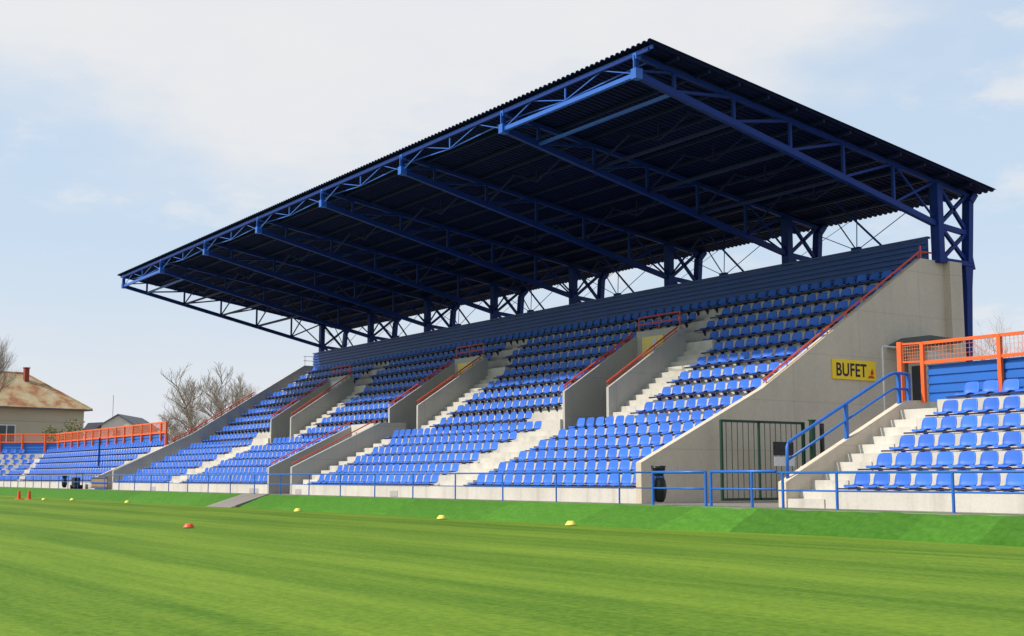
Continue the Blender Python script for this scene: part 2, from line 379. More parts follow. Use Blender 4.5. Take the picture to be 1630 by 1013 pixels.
# steps beside the vomitories
for vx in VX:
    m = MB(); n = 15
    ys = [4.49+.27*j for j in range(n)]; zs = [2.06+.187*(j+1) for j in range(n)]
    m.extr(stair_profile(ys, zs, 8.55, 1.9), vx+.12, vx+.12+SW)
    m.build('stair', 'step', GS)
    m = MB(); ys = [9.0+.27*j for j in range(6)]; zs = [UP_Z[5]+.02+.187*(j+1) for j in range(6)]
    m.extr(stair_profile(ys, zs, 10.56, 4.4), vx-1.45, vx-.42); m.build('stair', 'step', GS)
# steps in the lower aisles (two to a row) and beside the tunnel
AIS = [(-10.05, -8.15), (-34.45, -32.55), (-20.0, -18.75)]
for a, b in AIS:
    m = MB(); ys = []; zs = []
    for i in range(6):
        ys += [LOW_Y[i]-.02, LOW_Y[i]+.34]; zs += [LOW_Z[i]+.012, LOW_Z[i]+.18]
    ys = ys[1:-1]; zs = zs[1:-1]
    m.extr(stair_profile(ys, zs, 3.59, .3), a, b); m.build('stair', 'step', GS)
# side walls
def wall_profile(): return [(0, 0), (0, .97), (4.06, 2.90), (10.54, 6.92), (11.95, 6.92), (11.95, 0)]
m = MB(); m.extr(wall_profile(), XW-.20, XW); m.box(XW-.12, XW+.22, 11.55, 12.1, 0, 6.90)
m.build('side_wall', 'wall', GS)
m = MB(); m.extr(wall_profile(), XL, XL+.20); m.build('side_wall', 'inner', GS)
# back wall
m = MB(); m.box(-42.6, -.23, 11.9, 12.05, 0, 6.4); m.build('back_wall', 'wall', GS)
# vomitory walls, portal walls, rails, posters
for i, vx in enumerate(VX):
    for x0, x1 in ((vx-.0, vx+.12), (vx-VW-.12, vx-VW)):
        m = MB(); m.extr([(4.9, 1.95), (4.9, 3.40), (8.0, 5.42), (8.12, 5.42), (8.12, 1.95)], x0, x1); m.build('vomitory_wall', 'inner', GS)
    m = MB(); m.box(vx-VW, vx, 7.95, 8.10, 4.25, 5.53); m.build('portal_wall', 'inner', GS)
    m = MB(); m.box(vx-VW, vx, 9.6, 9.7, 1.95, 4.3); m.build('passage_wall', 'inner', GS)
    r = MB()
    x0, x1 = vx-VW+.05, vx-.05
    for x in (x0, (x0+x1)/2, x1): r.tube([(x, 8.02, 5.53), (x, 8.02, 6.02)], .022, 6)
    for z in (6.02, 5.78): r.tube([(x0, 8.02, z), (x1, 8.02, z)], .022, 6)
    r.build('guard_rail', 'red', GS)
    for x, s in ((vx+.03, -1), (vx-VW-.07, -1)):
        r = MB(); off = -.07
        r.tube([(x+off, 4.95, 3.57), (x+off, 7.9, 5.50)], .03, 6); r.tube([(x+off, 4.95, 3.46), (x+off, 7.9, 5.39)], .016, 6)
        for k in range(4):
            y = 5.1+.9*k; z = 3.40+(y-4.9)*.652; r.tube([(x+off, y, z+.17), (x+off+.03, y, z-.12)], .014, 5)
        r.build('handrail', 'red', GS)
    p = MB(); p.box(vx-VW+.32, vx-VW+1.42, 7.915, 7.945, 4.50, 5.32)
    P = p.build('poster', 'poster_y' if i < 2 else 'poster_w', GS)
    p = MB(); p.extr([(vx-VW+.80, 4.55), (vx-VW+.92, 4.52), (vx-VW+1.10, 5.0), (vx-VW+1.06, 5.30), (vx-VW+.92, 5.26)], 7.905, 7.913, 'y')
    p.build('printed_figure', 'poster_w', P)
# tunnel through the lower rows
for x0, x1 in ((TUNR-.14, TUNR+.02), (TUNL-.02, TUNL+.14)):
    m = MB(); m.extr([(-.01, 0), (-.01, 1.0), (3.62, 2.72), (4.78, 2.75), (4.78, 0)], x0, x1); m.build('tunnel_wall', 'inner', GS)
m = MB(); m.box(TUNL+.14, TUNR-.14, 3.45, 4.7, 1.7, 2.70); m.build('tunnel_lintel', 'terrace', GS)
m = MB(); m.box(TUNL+.14, TUNR-.14, 4.68, 4.8, 0, 1.7); m.build('tunnel_back_wall', 'inner', GS)
for x in (TUNR-.18, TUNL-.07):
    r = MB(); r.tube([(x, .1, 1.14), (x, 3.6, 2.86)], .024, 6)
    for k in range(5): r.tube([(x, .3+.8*k, 1.22+.8*k*.474), (x+.03, .3+.8*k, 1.0+.8*k*.474)], .013, 5)
    r.build('handrail', 'red', GS)
# side wall handrails
for xw in (XW-.10, XL+.10):
    r = MB(); s = (6.92-2.9)/(10.54-4.06)
    if xw > -1:
        pts = [(xw, 4.2, 3.12), (xw, 10.6, 7.12+.02), (xw, 11.75, 7.16)]
        r.tube(pts, .028, 6)
        for k in range(9): y = 4.3+.78*k; z = 2.9+(y-4.06)*s; r.tube([(xw, y, z), (xw, y, z+.16)], .016, 5)
        for y in (10.65, 11.45): r.tube([(xw, y, 6.9), (xw, y, 7.32)], .03, 6)
    else:
        r.tube([(xw, 3.0, 2.62), (xw, 4.1, 3.14), (xw, 7.6, 5.30)], .035, 6)
        r.tube([(xw, 3.0, 2.50), (xw, 4.1, 3.00), (xw, 7.6, 5.17)], .02, 6)
        for k in range(6): y = 3.2+.85*k; z = 2.48+max(0, (y-3.2))*.58; r.tube([(xw, y, z), (xw, y, z+.3)], .02, 5)
    r.build('handrail', 'red', GS)
r = MB()
for y in (10.6, 11.1): r.tube([(XL+.1, y, 6.9), (XL+.1, y, 7.45)], .02, 5)
for z in (7.2, 7.45): r.tube([(XL+.1, 10.5, z), (XL+.1, 11.2, z)], .018, 5)
r.build('guard_rail', 'white', GS)

# profiled back panel: horizontal ribs, 11.05 .. 11.10
def ribbed(x0, x1, y, z0, z1, pitch=.135, dep=.035):
    """horizontal trapezoidal ribs facing -y, extruded along x"""
    pts = []; z = z0
    while z < z1-.02:
        pts += [(y, z), (y, z+pitch*.55), (y+dep, z+pitch*.68), (y+dep, z+pitch*.9)]; z += pitch
    pts = [(a, min(b, z1)) for a, b in pts]
    prof = pts+[(y+.08, pts[-1][1]), (y+.08, z0)]
    m = MB(); m.extr(prof, x0, x1); return m
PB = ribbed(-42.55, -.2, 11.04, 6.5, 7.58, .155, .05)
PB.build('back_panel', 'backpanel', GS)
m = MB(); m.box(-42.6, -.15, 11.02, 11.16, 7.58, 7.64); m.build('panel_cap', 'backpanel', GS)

# ------------------------------------------------------------------ roof
def zr(y): return 11.09-.153*y            # underside of the sheet
NY = [0, 1.2, 3.23, 5.29, 7.35, 9.42, 11.29]
def zt(y): return 10.99-.153*y            # top chord axis
def zb(y): return 10.51-.2235*y           # bottom chord axis
pit, dp = .21, .045
xs = [-42.72]
prof = []
x = -42.72
while x < .62:
    prof += [(x, 0), (x+.08, 0), (x+.105, dp), (x+.185, dp)]; x += pit
def sheet_v(a, h, y): return (a, y, zr(y)+h+.03)
m = MB(); Y0, Y1 = -.18, 13.18; n = len(prof)
vs = [sheet_v(a, h, Y0) for a, h in prof]+[sheet_v(a, h, Y1) for a, h in prof]+[sheet_v(a, h+.006, Y0) for a, h in prof]+[sheet_v(a, h+.006, Y1) for a, h in prof]
fs = [(i, i+1, n+i+1, n+i) for i in range(n-1)]+[(2*n+i, 3*n+i, 3*n+i+1, 2*n+i+1) for i in range(n-1)]
fs += [(i, 2*n+i, 2*n+i+1, i+1) for i in range(n-1)]+[(n+i, n+i+1, 3*n+i+1, 3*n+i) for i in range(n-1)]
fs += [(0, n, 3*n, 2*n), (n-1, 3*n-1, 4*n-1, 2*n-1)]
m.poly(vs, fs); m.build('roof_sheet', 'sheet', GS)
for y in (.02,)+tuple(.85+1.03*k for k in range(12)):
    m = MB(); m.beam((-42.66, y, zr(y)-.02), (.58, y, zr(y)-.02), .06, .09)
    m.build('purlin', 'steel' if y < .5 else 'purlin_shaded', GS)
def build_truss(x, first):
    T = MB(); T.beam((x, -.02, zt(0)), (x, 13.0, zt(13.0)), .12, .12); tr = T.build('roof_truss', 'steel_shaded', GS)
    b = MB(); b.beam((x, -.05, zb(0)), (x, 11.29, zb(11.29)), .15, .17); b.beam((x, 11.29, zb(11.29)), (x, 12.75, 7.86), .13, .15); b.build('bottom_chord', 'steel_shaded', tr)
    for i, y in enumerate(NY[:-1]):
        b = MB(); b.beam((x, y, zb(y)), (x, y, zt(y)), .08, .08, (1, 0, 0)); b.build('web_post', 'steel_shaded', tr)
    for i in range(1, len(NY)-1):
        b = MB(); b.beam((x, NY[i]+.05, zb(NY[i])+.05), (x, NY[i+1]-.12, zt(NY[i+1])-.03), .07, .07, (1, 0, 0)); b.build('web_diagonal', 'steel_shaded', tr)
    b = MB(); b.beam((x, .05, zb(0)+.1), (x, NY[1]-.05, zt(NY[1])-.05), .05, .05, (1, 0, 0)); b.build('web_diagonal', 'steel_shaded', tr)
    b = MB(); b.beam((x, NY[5]+.1, zt(NY[5])-.03), (x, 11.2, zb(11.2)+.15), .05, .05, (1, 0, 0)); b.build('web_diagonal', 'steel_shaded', tr)
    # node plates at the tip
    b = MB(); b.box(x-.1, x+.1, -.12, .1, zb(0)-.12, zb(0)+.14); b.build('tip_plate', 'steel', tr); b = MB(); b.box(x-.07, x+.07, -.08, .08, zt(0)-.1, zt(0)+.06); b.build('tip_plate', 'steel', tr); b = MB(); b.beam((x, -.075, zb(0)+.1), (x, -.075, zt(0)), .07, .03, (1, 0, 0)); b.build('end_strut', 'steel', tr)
    # column pair with crossed bracing
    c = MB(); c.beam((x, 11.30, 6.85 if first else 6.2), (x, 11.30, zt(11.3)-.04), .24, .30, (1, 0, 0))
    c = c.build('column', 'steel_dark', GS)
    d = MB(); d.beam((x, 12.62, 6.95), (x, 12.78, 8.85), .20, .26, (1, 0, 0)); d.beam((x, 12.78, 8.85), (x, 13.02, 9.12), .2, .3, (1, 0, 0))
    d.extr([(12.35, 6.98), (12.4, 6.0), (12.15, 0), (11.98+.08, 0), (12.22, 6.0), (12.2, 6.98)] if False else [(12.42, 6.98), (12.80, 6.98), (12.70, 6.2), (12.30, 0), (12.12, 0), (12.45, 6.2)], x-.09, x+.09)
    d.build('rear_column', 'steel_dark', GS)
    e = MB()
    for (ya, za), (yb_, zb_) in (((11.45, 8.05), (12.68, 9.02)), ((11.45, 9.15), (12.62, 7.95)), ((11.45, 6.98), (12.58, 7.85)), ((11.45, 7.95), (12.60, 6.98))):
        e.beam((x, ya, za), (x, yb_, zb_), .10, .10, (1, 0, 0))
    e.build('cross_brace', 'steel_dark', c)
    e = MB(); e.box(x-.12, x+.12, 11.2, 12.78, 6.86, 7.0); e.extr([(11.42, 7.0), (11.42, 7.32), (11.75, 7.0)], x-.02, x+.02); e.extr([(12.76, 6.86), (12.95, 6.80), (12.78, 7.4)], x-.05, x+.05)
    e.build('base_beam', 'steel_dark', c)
for i in range(8): build_truss(-BAY*i, i == 0)
# longitudinal framing between trusses
FB = MB(); FB.beam((-42, -.03, zt(0)+.02), (.5, -.03, zt(0)+.02), .07, .09); FB.build('front_beam', 'steel_shaded', GS)
for i in range(7):
    xa, xb = -BAY*i, -BAY*(i+1); xm = (xa+xb)/2
    m = MB(); m.beam((xm, 0, zb(0)+.10), (xm, 0, zt(0)), .045, .045, (1, 0, 0)); hz_ = zb(0)+.10
    for q, s in ((xa, -1), (xb, 1)):
        m.beam((q, 0, zb(0)+.02), (q+s*1.35, 0, zt(0)-.02), .024, .024); m.beam((xm, 0, hz_), (xm-s*1.5, 0, zt(0)-.02), .024, .024)
        m.beam((xm, .02, hz_), (q, .35, zt(.3)-.05), .03, .03)
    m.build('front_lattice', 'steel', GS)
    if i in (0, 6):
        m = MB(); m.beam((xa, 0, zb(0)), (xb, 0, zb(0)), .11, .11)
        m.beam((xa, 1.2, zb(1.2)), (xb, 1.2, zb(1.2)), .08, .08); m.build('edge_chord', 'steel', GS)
    for y in (3.23, 7.35, 11.29) if i not in (0, 6) else (3.23, 5.29, 7.35, 9.42):
        m = MB()
        if i in (0, 6) and y < 9: m.beam((xa, y, zb(y)), (xb, y, zb(y)), .08, .08)
        for q, s in ((xa, -1), (xb, 1)): m.beam((q, y, zb(y)), (q+s*1.8, y, zt(y)), .05, .05)
        m.beam((xm, y, zt(y)-.5), (xm, y, zt(y)), .05, .05, (1, 0, 0))
        m.beam((xm, y, zt(y)-.5), (xm-1.4, y, zt(y)), .04, .04); m.beam((xm, y, zt(y)-.5), (xm+1.4, y, zt(y)), .04, .04)
        m.build('cross_frame', 'purlin_shaded', GS)
    # thin bracing rods above the back panel
    m = MB()
    for q in (xa-.2, xb+.2): m.tube([(xm, 11.25, 7.66), (q, 11.3, 8.95)], .014, 5)
    m.tube([(xm, 11.25, 7.66), (xm+.02, 11.3, 9.2)], .016, 5)
    m.beam((xm-.55, 11.0, 9.25), (xm+1.0, 11.3, 7.62), .055, .055)
    m.tube([(xm, 11.25, 7.66), (xm-.9, 10.9, 9.2)], .022, 5)
    m.tube([(xb+.2, 11.3, 7.7), (xm+1.2, 11.32, 9.2)], .009, 5)
    m.box(xm-.16, xm+.16, 11.16, 11.3, 7.55, 7.76)
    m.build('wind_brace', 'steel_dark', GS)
# small service boxes at the foot of the front wall
for x, wd in ((-24.3, .9), (-12.6, .5), (-19.9, .5), (-36.4, .6)):
    m = MB(); m.box(x, x+wd, -.012, .05, .02, .2); m.build('vent_cover', 'inner', GS)

# ------------------------------------------------------------------ seats
SEAT_W, SP = .425, .475
def seat_meshes():
    def patch(rows, width, thick, lift, nu=8):
        """rows: list of (y,z,halfwidth,edge lift); returns MB of a thick curved shell"""
        m = MB(); vs = []; k = len(rows)
        for side in (0, 1):
            for i, (y, z, hw, ed) in enumerate(rows):
                p, q = rows[max(i-1, 0)], rows[min(i+1, k-1)]
                ty, tz = q[0]-p[0], q[1]-p[1]; ln = math.hypot(ty, tz) or 1; ny, nz = tz/ln, -ty/ln
                for j in range(nu+1):
                    u = -1+2*j/nu; e = ed*abs(u)**3
                    yy, zz = y-ny*0, z
                    # edges curl towards the sitter
                    yy += ny*(-side*thick)-(-ny)*e*0; zz += nz*(-side*thick)
                    yy += ny*e; zz += -nz*0+(-nz)*(-e)
                    vs.append((u*hw, yy if True else 0, zz))
        W_ = nu+1; S = k*W_; fs = []
        for i in range(k-1):
            for j in range(nu):
                a = i*W_+j; fs.append((a, a+1, a+W_+1, a+W_)); fs.append((S+a, S+a+W_, S+a+W_+1, S+a+1))
        ring = [j for j in range(W_)]+[i*W_+nu for i in range(1, k)]+[(k-1)*W_+j for j in range(nu-1, -1, -1)]+[i*W_ for i in range(k-2, 0, -1)]
        for a, b in zip(ring, ring[1:]+ring[:1]): fs.append((a, S+a, S+b, b))
        m.poly(vs, fs); return m
    pan = patch([(-.035, .036, .135, -.0), (-.030, .055, .172, -.006), (.02, .070, .192, -.012), (.12, .060, .194, -.018), (.24, .058, .190, -.024), (.31, .072, .184, -.028)], 0, .012, 0)
    back = patch([(.312, .074, .184, -.028), (.345, .115, .192, -.034), (.360, .18, .194, -.034), (.370, .26, .186, -.028), (.378, .312, .166, -.020), (.382, .336, .136, -.010), (.383, .344, .08, -.004)], 0, .012, 0)
    br = MB()
    br.extr([(-.0, .04), (.25, .04), (.25, -.02), (.20, -.02), (.10, .01), (.0, .005)], -.02, .02)
    br.box(-.085, -.055, .0, .14, .02, .05); br.box(.055, .085, .0, .14, .02, .05)
    return pan, back, br
pan, back, br = seat_meshes()
proto = thing('stadium_seat', '-', 'seat'); P1 = pan.build('seat_pan', 'seat', proto, True); P2 = back.build('backrest', 'seat', proto, True); P3 = br.build('bracket', 'seatrail', proto)
seat_me = (P1.data, P2.data, P3.data)

# seat places: (x, row, block) ; x falls from the near side wall leftwards
ORD = ['zeroth', 'first', 'second', 'third', 'fourth', 'fifth', 'sixth', 'seventh', 'eighth', 'ninth', 'tenth', 'eleventh', 'twelfth', 'thirteenth', 'fourteenth', 'fifteenth',
       'sixteenth', 'seventeenth', 'eighteenth', 'nineteenth', 'twentieth', 'twenty-first', 'twenty-second', 'twenty-third', 'twenty-fourth', 'twenty-fifth', 'twenty-sixth', 'twenty-seventh', 'twenty-eighth', 'twenty-ninth', 'thirtieth']
def fill(xr, xl):
    """x centres from right limit xr down to left limit xl"""
    n = int((xr-xl+.06)/SP); return [xr-SP*(i+.5) for i in range(n)]
blocks = []          # (row index, right x, left x, block number)
for r_ in range(5):
    blocks += [(r_, -.30, -8.22, 0), (r_, -10.08, -18.70, 1), (r_, -22.72, -32.45, 2), (r_, -34.5, -42.5, 3)]
cutr = [(5, -.30, -7.95, 0), (5, -9.75, -19.7, 1), (5, -21.8, -31.7, 2), (5, -33.8, -42.5, 3)]
blocks += cutr
for k in range(9):
    r_ = 6+k; right = -.30
    for b_, vx in enumerate(VX):
        if k == 8: break
        if k < 5: lx = vx+SW+.14
        elif k == 5: lx = vx+.7
        else: lx = vx-.35
        blocks.append((r_, right, lx, b_))
        if k == 0: right = vx-VW-.12-1.9
        elif k == 1: right = vx-VW-.12-.9
        elif k < 6 : right = vx-VW-.14
        else: right = vx-1.5
        if b_ == 1 and False: pass
    if k == 8: blocks.append((r_, -.30, -42.5, 0))
    else: blocks.append((r_, right, -42.5, 3))
places = []; rails = MB(); rail_list = []
for r_, xr, xl, b_ in blocks:
    xs_ = fill(xr, xl)
    if not xs_: continue
    for i, x in enumerate(xs_): places.append((x+rnd.uniform(-.006, .006), RY[r_]-(.105 if r_ >= 6 else 0), RZ[r_], r_, b_, i, 'main'))
    rail_list.append((xs_[-1]-.42 if r_ not in (5,) else xs_[-1]-.25, xs_[0]+.22, r_))
for a, b, r_ in rail_list:
    oy = .105 if r_ >= 6 else 0
    m = MB(); m.box(a, b, RY[r_]-.032-oy, RY[r_]+.006-oy, RZ[r_]+.018-(.012 if oy else 0), RZ[r_]+.050)
    if r_ >= 6:
        n = int((b-a)/SP)
        for i in range(n+1):
            xx = b-.22-SP*i-.02
            if xx > a+.08: m.extr([(RY[r_]-.13, RZ[r_]+.02), (RY[r_]+.004, RZ[r_]+.02), (RY[r_]+.004, RZ[r_]-.16), (RY[r_]-.02, RZ[r_]-.16)], xx-.03, xx+.03)
    m.build('seat_rail', 'seatrail', GS)

# ------------------------------------------------------------------ open terrace on the right
RS = thing('open_terrace', 'open concrete terrace of blue seats right of the BUFET wall', 'terrace', (10, 0, 0))
RLY = [0, .72, 1.44, 2.16, 2.88, 3.60]; RLZ = [.36, .74, 1.12, 1.50, 1.88, 2.30]
m = MB(); m.extr(stair_profile(RLY, RLZ, 4.5), 5.72, 22); m.build('terrace', 'terrace', RS)
m = MB(); ys = []; zs = []
for i in range(6):
    ys += [RLY[i]-.0, RLY[i]+.36]; zs += [RLZ[i]-.18, RLZ[i]]
ys = [y-.03 for y in ys]
m.extr(stair_profile(ys[:-1], zs[:-1], 4.5), 4.72, 5.72); m.build('stair', 'step', RS)
m = MB(); m.extr([(-.06, 0), (-.06, .52), (3.85, 2.34), (4.5, 2.36), (4.5, 0)], 4.50, 4.72); m.build('stair_wall', 'wall', RS)
RB = thing('stair_railing', 'bright blue two-bar railing climbing the stair wall right of the gate', 'railing', (4.6, 1.5, 0))
m = MB(); XR = 4.60
m.tube([(XR, .12, .58), (XR, .12, 1.26), (XR, .17, 1.34), (XR, .27, 1.40), (XR, 3.35, 2.88), (XR, 3.55, 2.95), (XR, 3.75, 2.96), (XR, 4.05, 2.95)], .036, 10); m.build('top_rail', 'rail_blue', RB, True)
m = MB(); m.tube([(XR, .14, .98), (XR, 3.35, 2.52), (XR, 3.55, 2.60), (XR, 4.05, 2.60)], .028, 8); m.build('mid_rail', 'rail_blue', RB, True)
for y, z0, z1 in ((1.95, 1.44, 2.19), (3.72, 2.25, 2.95), (4.05, 2.3, 2.97)):
    m = MB(); m.box(XR-.035, XR+.035, y-.04, y+.04, z0, z1); m.build('post', 'rail_blue', RB)
for r_ in range(6):
    y, z = RLY[r_], RLZ[r_]; x = 6.12+(.0 if r_ else .05)
    n = 0; xs_ = []
    while x < 15:
        xs_.append(x+.24); x += .49
    for i, xx in enumerate(xs_): places.append((xx, y, z, r_, 9, i, 'right'))
    m = MB(); m.box(5.98 if r_ else 6.1, 15.2, y-.032, y+.006, z+.018, z+.050); m.build('seat_rail', 'seatrail', RS)
# fence on top of the right terrace
def panel_fence(label, posts, y, z0, zp, zt_, name='panel_fence', x_end=None, open_first=False):
    F = thing(name, label, 'fence', (posts[0], y, z0))
    for x in posts:
        m = MB(); m.box(x-.045, x+.045, y-.045, y+.045, z0, zt_+.02); m.build('post', 'orange', F)
    a, b = posts[0], x_end if x_end is not None else posts[-1]
    for z in (zt_, zp+.04):
        m = MB(); m.beam((a, y, z), (b, y, z), .06, .07); m.build('rail', 'orange', F)
    m = MB(); lo, hi_ = min(a, b), max(a, b); n = int((hi_-lo)/.10)
    for i in range(n):
        x = lo+(hi_-lo)*(i+.5)/n; m.beam((x, y, zp), (x, y, zt_), .007, .007, (1, 0, 0))
    for k in range(int((zt_-zp)/.10)): m.beam((lo, y+.006, zp+.09+k*.10), (hi_, y+.006, zp+.09+k*.10), .006, .006)
    m.build('wire_mesh', 'wire', F)
    return F
F = panel_fence('orange fence with wire mesh over blue panels, behind the right terrace', [4.83, 6.84, 8.9, 10.95, 13.0, 15.0], 4.3, 2.30, 3.16, 3.65, x_end=15.0)
m = ribbed(4.90, 15.2, 4.36, 2.32, 3.15, .2, .035); m.build('panel', 'panel', F)
F2 = thing('fence_gate', 'narrow orange mesh gate frame at the top of the blue-railed stair', 'gate', (4.2, 4.3, 2.3))
m = MB(); m.box(4.14, 4.26, 4.25, 4.35, 2.36, 3.73); m.build('post', 'orange', F2)
for z in (3.68, 3.26):
    m = MB(); m.beam((4.2, 4.3, z), (4.80, 4.3, z-.02), .04, .04); m.build('rail', 'orange', F2)
m = MB()
for i in range(8): x = 4.28+.068*i; m.beam((x, 4.3, 3.28), (x, 4.3, 3.66), .007, .007, (1, 0, 0))
for k in range(5): m.beam((4.26, 4.306, 3.32+.075*k), (4.78, 4.306, 3.32+.075*k), .007, .007)
m.build('wire_mesh', 'wire', F2)
m = MB(); m.tube([(.32, 8.3, 0), (.32, 8.3, 4.16), (.32, 8.36, 4.2), (.32, 9.3, 4.2)], .028, 8)
tag(m.build('white_pipe', 'white', None, True), 'thin white bent pipe standing against the concrete wall beside the yellow sign', 'pipe')
K = thing('kiosk', 'small buffet kiosk with dark sloping canopy against the concrete side wall', 'kiosk', (1.2, 10, 0))
m = MB(); m.box(.22, .9, 9.5, 10.8, 0, 4.1); m.build('booth', 'stucco2', K)
m = MB(); m.extr([(8.9, 4.20), (8.95, 4.30), (9.5, 4.52), (10.9, 4.48), (10.9, 4.38), (9.5, 4.40)], .02, 1.0); m.build('canopy', 'canopy', K)
m = MB(); m.box(.35, .8, 9.47, 9.49, 2.7, 3.7); m.build('window', 'glass', K)

# ------------------------------------------------------------------ gate, sign, bag against the near wall
G = thing('metal_gate', 'dark green barred metal gate standing open against the concrete wall', 'gate', (.8, 3.2, 0))
m = MB(); gx = .8
for z in (1.98, .09): m.beam((gx, 1.80, z), (gx, 4.66, z), .05, .06)
m.beam((gx, 1.82, .06), (gx, 1.82, 2.0), .06, .06, (1, 0, 0)); m.beam((gx, 3.07, .06), (gx, 3.07, 2.0), .05, .05, (1, 0, 0)); m.beam((gx, 4.62, .06), (gx, 4.62, 2.0), .07, .07, (1, 0, 0))
m.build('frame', 'green', G)
for i in range(15):
    y = 1.98+.185*i
    m = MB(); m.tube([(gx, y, .1), (gx, y, 1.97)], .010, 5); m.build('bar', 'green', G)
m = MB(); m.box(gx+.03, gx+.045, 3.52, 4.22, 1.16, 1.50); m.build('notice_board', 'black', G)
m = MB(); m.box(gx+.03, gx+.045, 3.55, 4.25, .90, 1.13); m.build('notice_sheet', 'white', G)
m = MB(); m.box(gx+.04, gx+.10, 4.45, 4.55, .75, .9); m.build('latch', 'white', G)
m = MB(); m.box(.95, 1.05, 4.68, 4.80, 0, 2.04); m.box(.93, 1.07, 4.66, 4.82, 2.04, 2.07); tag(m.build('gate_post', 'green'), 'square green gate post at the right end of the barred gate', 'post')
m = MB(); m.box(.96, 1.04, 5.05, 5.13, 0, 1.98); tag(m.build('steel_post', 'black'), 'thin black post just right of the green gate post', 'post')
m = MB(); m.tube([(.3, 1.55, .0), (.3, 1.55, .75)], .012, 5); m.tube([(.3, .75, .10), (.3, 1.55, .10)], .008, 5)

SG = thing('sign', 'yellow sign reading BUFET on the concrete side wall', 'sign', (.0, 7.5, 3.5))
m = MB(); m.box(-.028, .012, 6.65, 8.38, 3.26, 3.80); m.build('board', 'yellow', SG)
def text_part(s, size, y, z, x, m_, name, parent, sx=1.0, off=.012):
    cu = bpy.data.curves.new('tmp', 'FONT'); cu.body = s; cu.size = size; cu.offset = off; cu.extrude = .003; cu.space_character = 1.06
    o = bpy.data.objects.new('tmp', cu); col.objects.link(o); bpy.context.view_layer.update()
    me = bpy.data.meshes.new_from_object(o.evaluated_get(bpy.context.evaluated_depsgraph_get())); bpy.data.objects.remove(o)
    me.materials.clear(); me.materials.append(M[m_])
    x0 = min(v.co.x for v in me.vertices); x1 = max(v.co.x for v in me.vertices)
    for v in me.vertices: v.co = Vector((x+v.co.z, y+(v.co.x-x0)*sx/(x1-x0), z+v.co.y))
    me.name = name
    ob = bpy.data.objects.new(name, me); col.objects.link(ob); ob.parent = parent
    ob.matrix_parent_inverse = Matrix.Translation(parent.location).inverted(); return ob
text_part('BUFET', .50, 6.80, 3.355, .016, 'ink', 'lettering', SG, 1.20, .008)
m = MB(); m.box(.013, .020, 8.06, 8.30, 3.33, 3.37); m.box(.013, .020, 8.10, 8.26, 3.375, 3.40)
m.extr([(8.17, 3.42), (8.26, 3.42), (8.28, 3.50), (8.22, 3.60), (8.20, 3.55), (8.16, 3.48)], .013, .020); m.build('cup_symbol', 'redink', SG)

def bin_bag(x, y, z, s, label, n=18):
    B = thing('waste_bag', label, 'bag', (x, y, z))
    prof = [(.02, .02), (.11, .03), (.15, .12), (.165, .3), (.15, .48), (.12, .56), (.115, .62), (.16, .76), (.17, .82), (.15, .82), (.10, .66)]
    m = MB(); m.lathe([(r*s, h*s) for r, h in prof], (x, y, z), n); rr = random.Random(int(x*10))
    m.v = [(x+(a-x)*(1+.12*math.sin(5*math.atan2(b-y, a-x)+c*9)), y+(b-y)*(1+.1*math.sin(4*math.atan2(b-y, a-x)-c*7)), c+rr.uniform(-.012, .012)) for a, b, c in m.v]
    m.build('bag', 'black', B, True)
    m = MB(); m.lathe([(.118*s, .55*s), (.13*s, .56*s), (.13*s, .58*s), (.118*s, .59*s)], (x, y, z), 16); m.build('hoop', 'rail_blue', B)
bin_bag(1.46, -.72, .05, 1.0, 'black bin bag hanging by the blue posts in front of the concrete wall')
bin_bag(-49.3, -.72, .05, .85, 'black bin bag on the railing of the far left terrace')

# ------------------------------------------------------------------ railings along the pitch
def railing(label, posts, xa, xb, y=-.9, top=.73, mid=.38, r=.022, pr=.024, name='pitch_railing'):
    F = thing(name, label, 'railing', ((xa+xb)/2, y, 0))
    for z, rr, nm in ((top, r*1.15, 'top_rail'), (mid, r*.75, 'mid_rail')):
        m = MB(); m.tube([(xa, y, z), (xb, y, z)], rr, 8); m.build(nm, 'rail_blue', F, True)
    for x in posts:
        m = MB(); m.tube([(x, y, -.02), (x, y, top)], pr, 8); m.box(x-.06, x+.06, y-.06, y+.06, 0, .012); m.build('post', 'rail_blue', F)
railing('long thin blue railing along the pitch in front of the grandstand', [.26]+[-2.25-2.42*k for k in range(17)], 1.40, -42.6, r=.018, pr=.02)
railing('short blue rail gate between the bin bag and the double post', [1.50, 3.24], 1.50, 3.24, y=-.93, r=.028, pr=.034)
railing('blue railing in front of the green barred gate', [3.40, 4.62], 3.40, 5.3, y=-.93, top=.735, r=.028, pr=.032)
railing('blue railing along the pitch in front of the right terrace', [5.45, 6.85, 9.46, 12.05, 14.6], 5.3, 16, top=.71, mid=.36, r=.022, pr=.028)
railing('thin blue railing in front of the far left terrace', [-45.9-1.95*k for k in range(13)], -43.0, -70.5, r=.018, pr=.02)

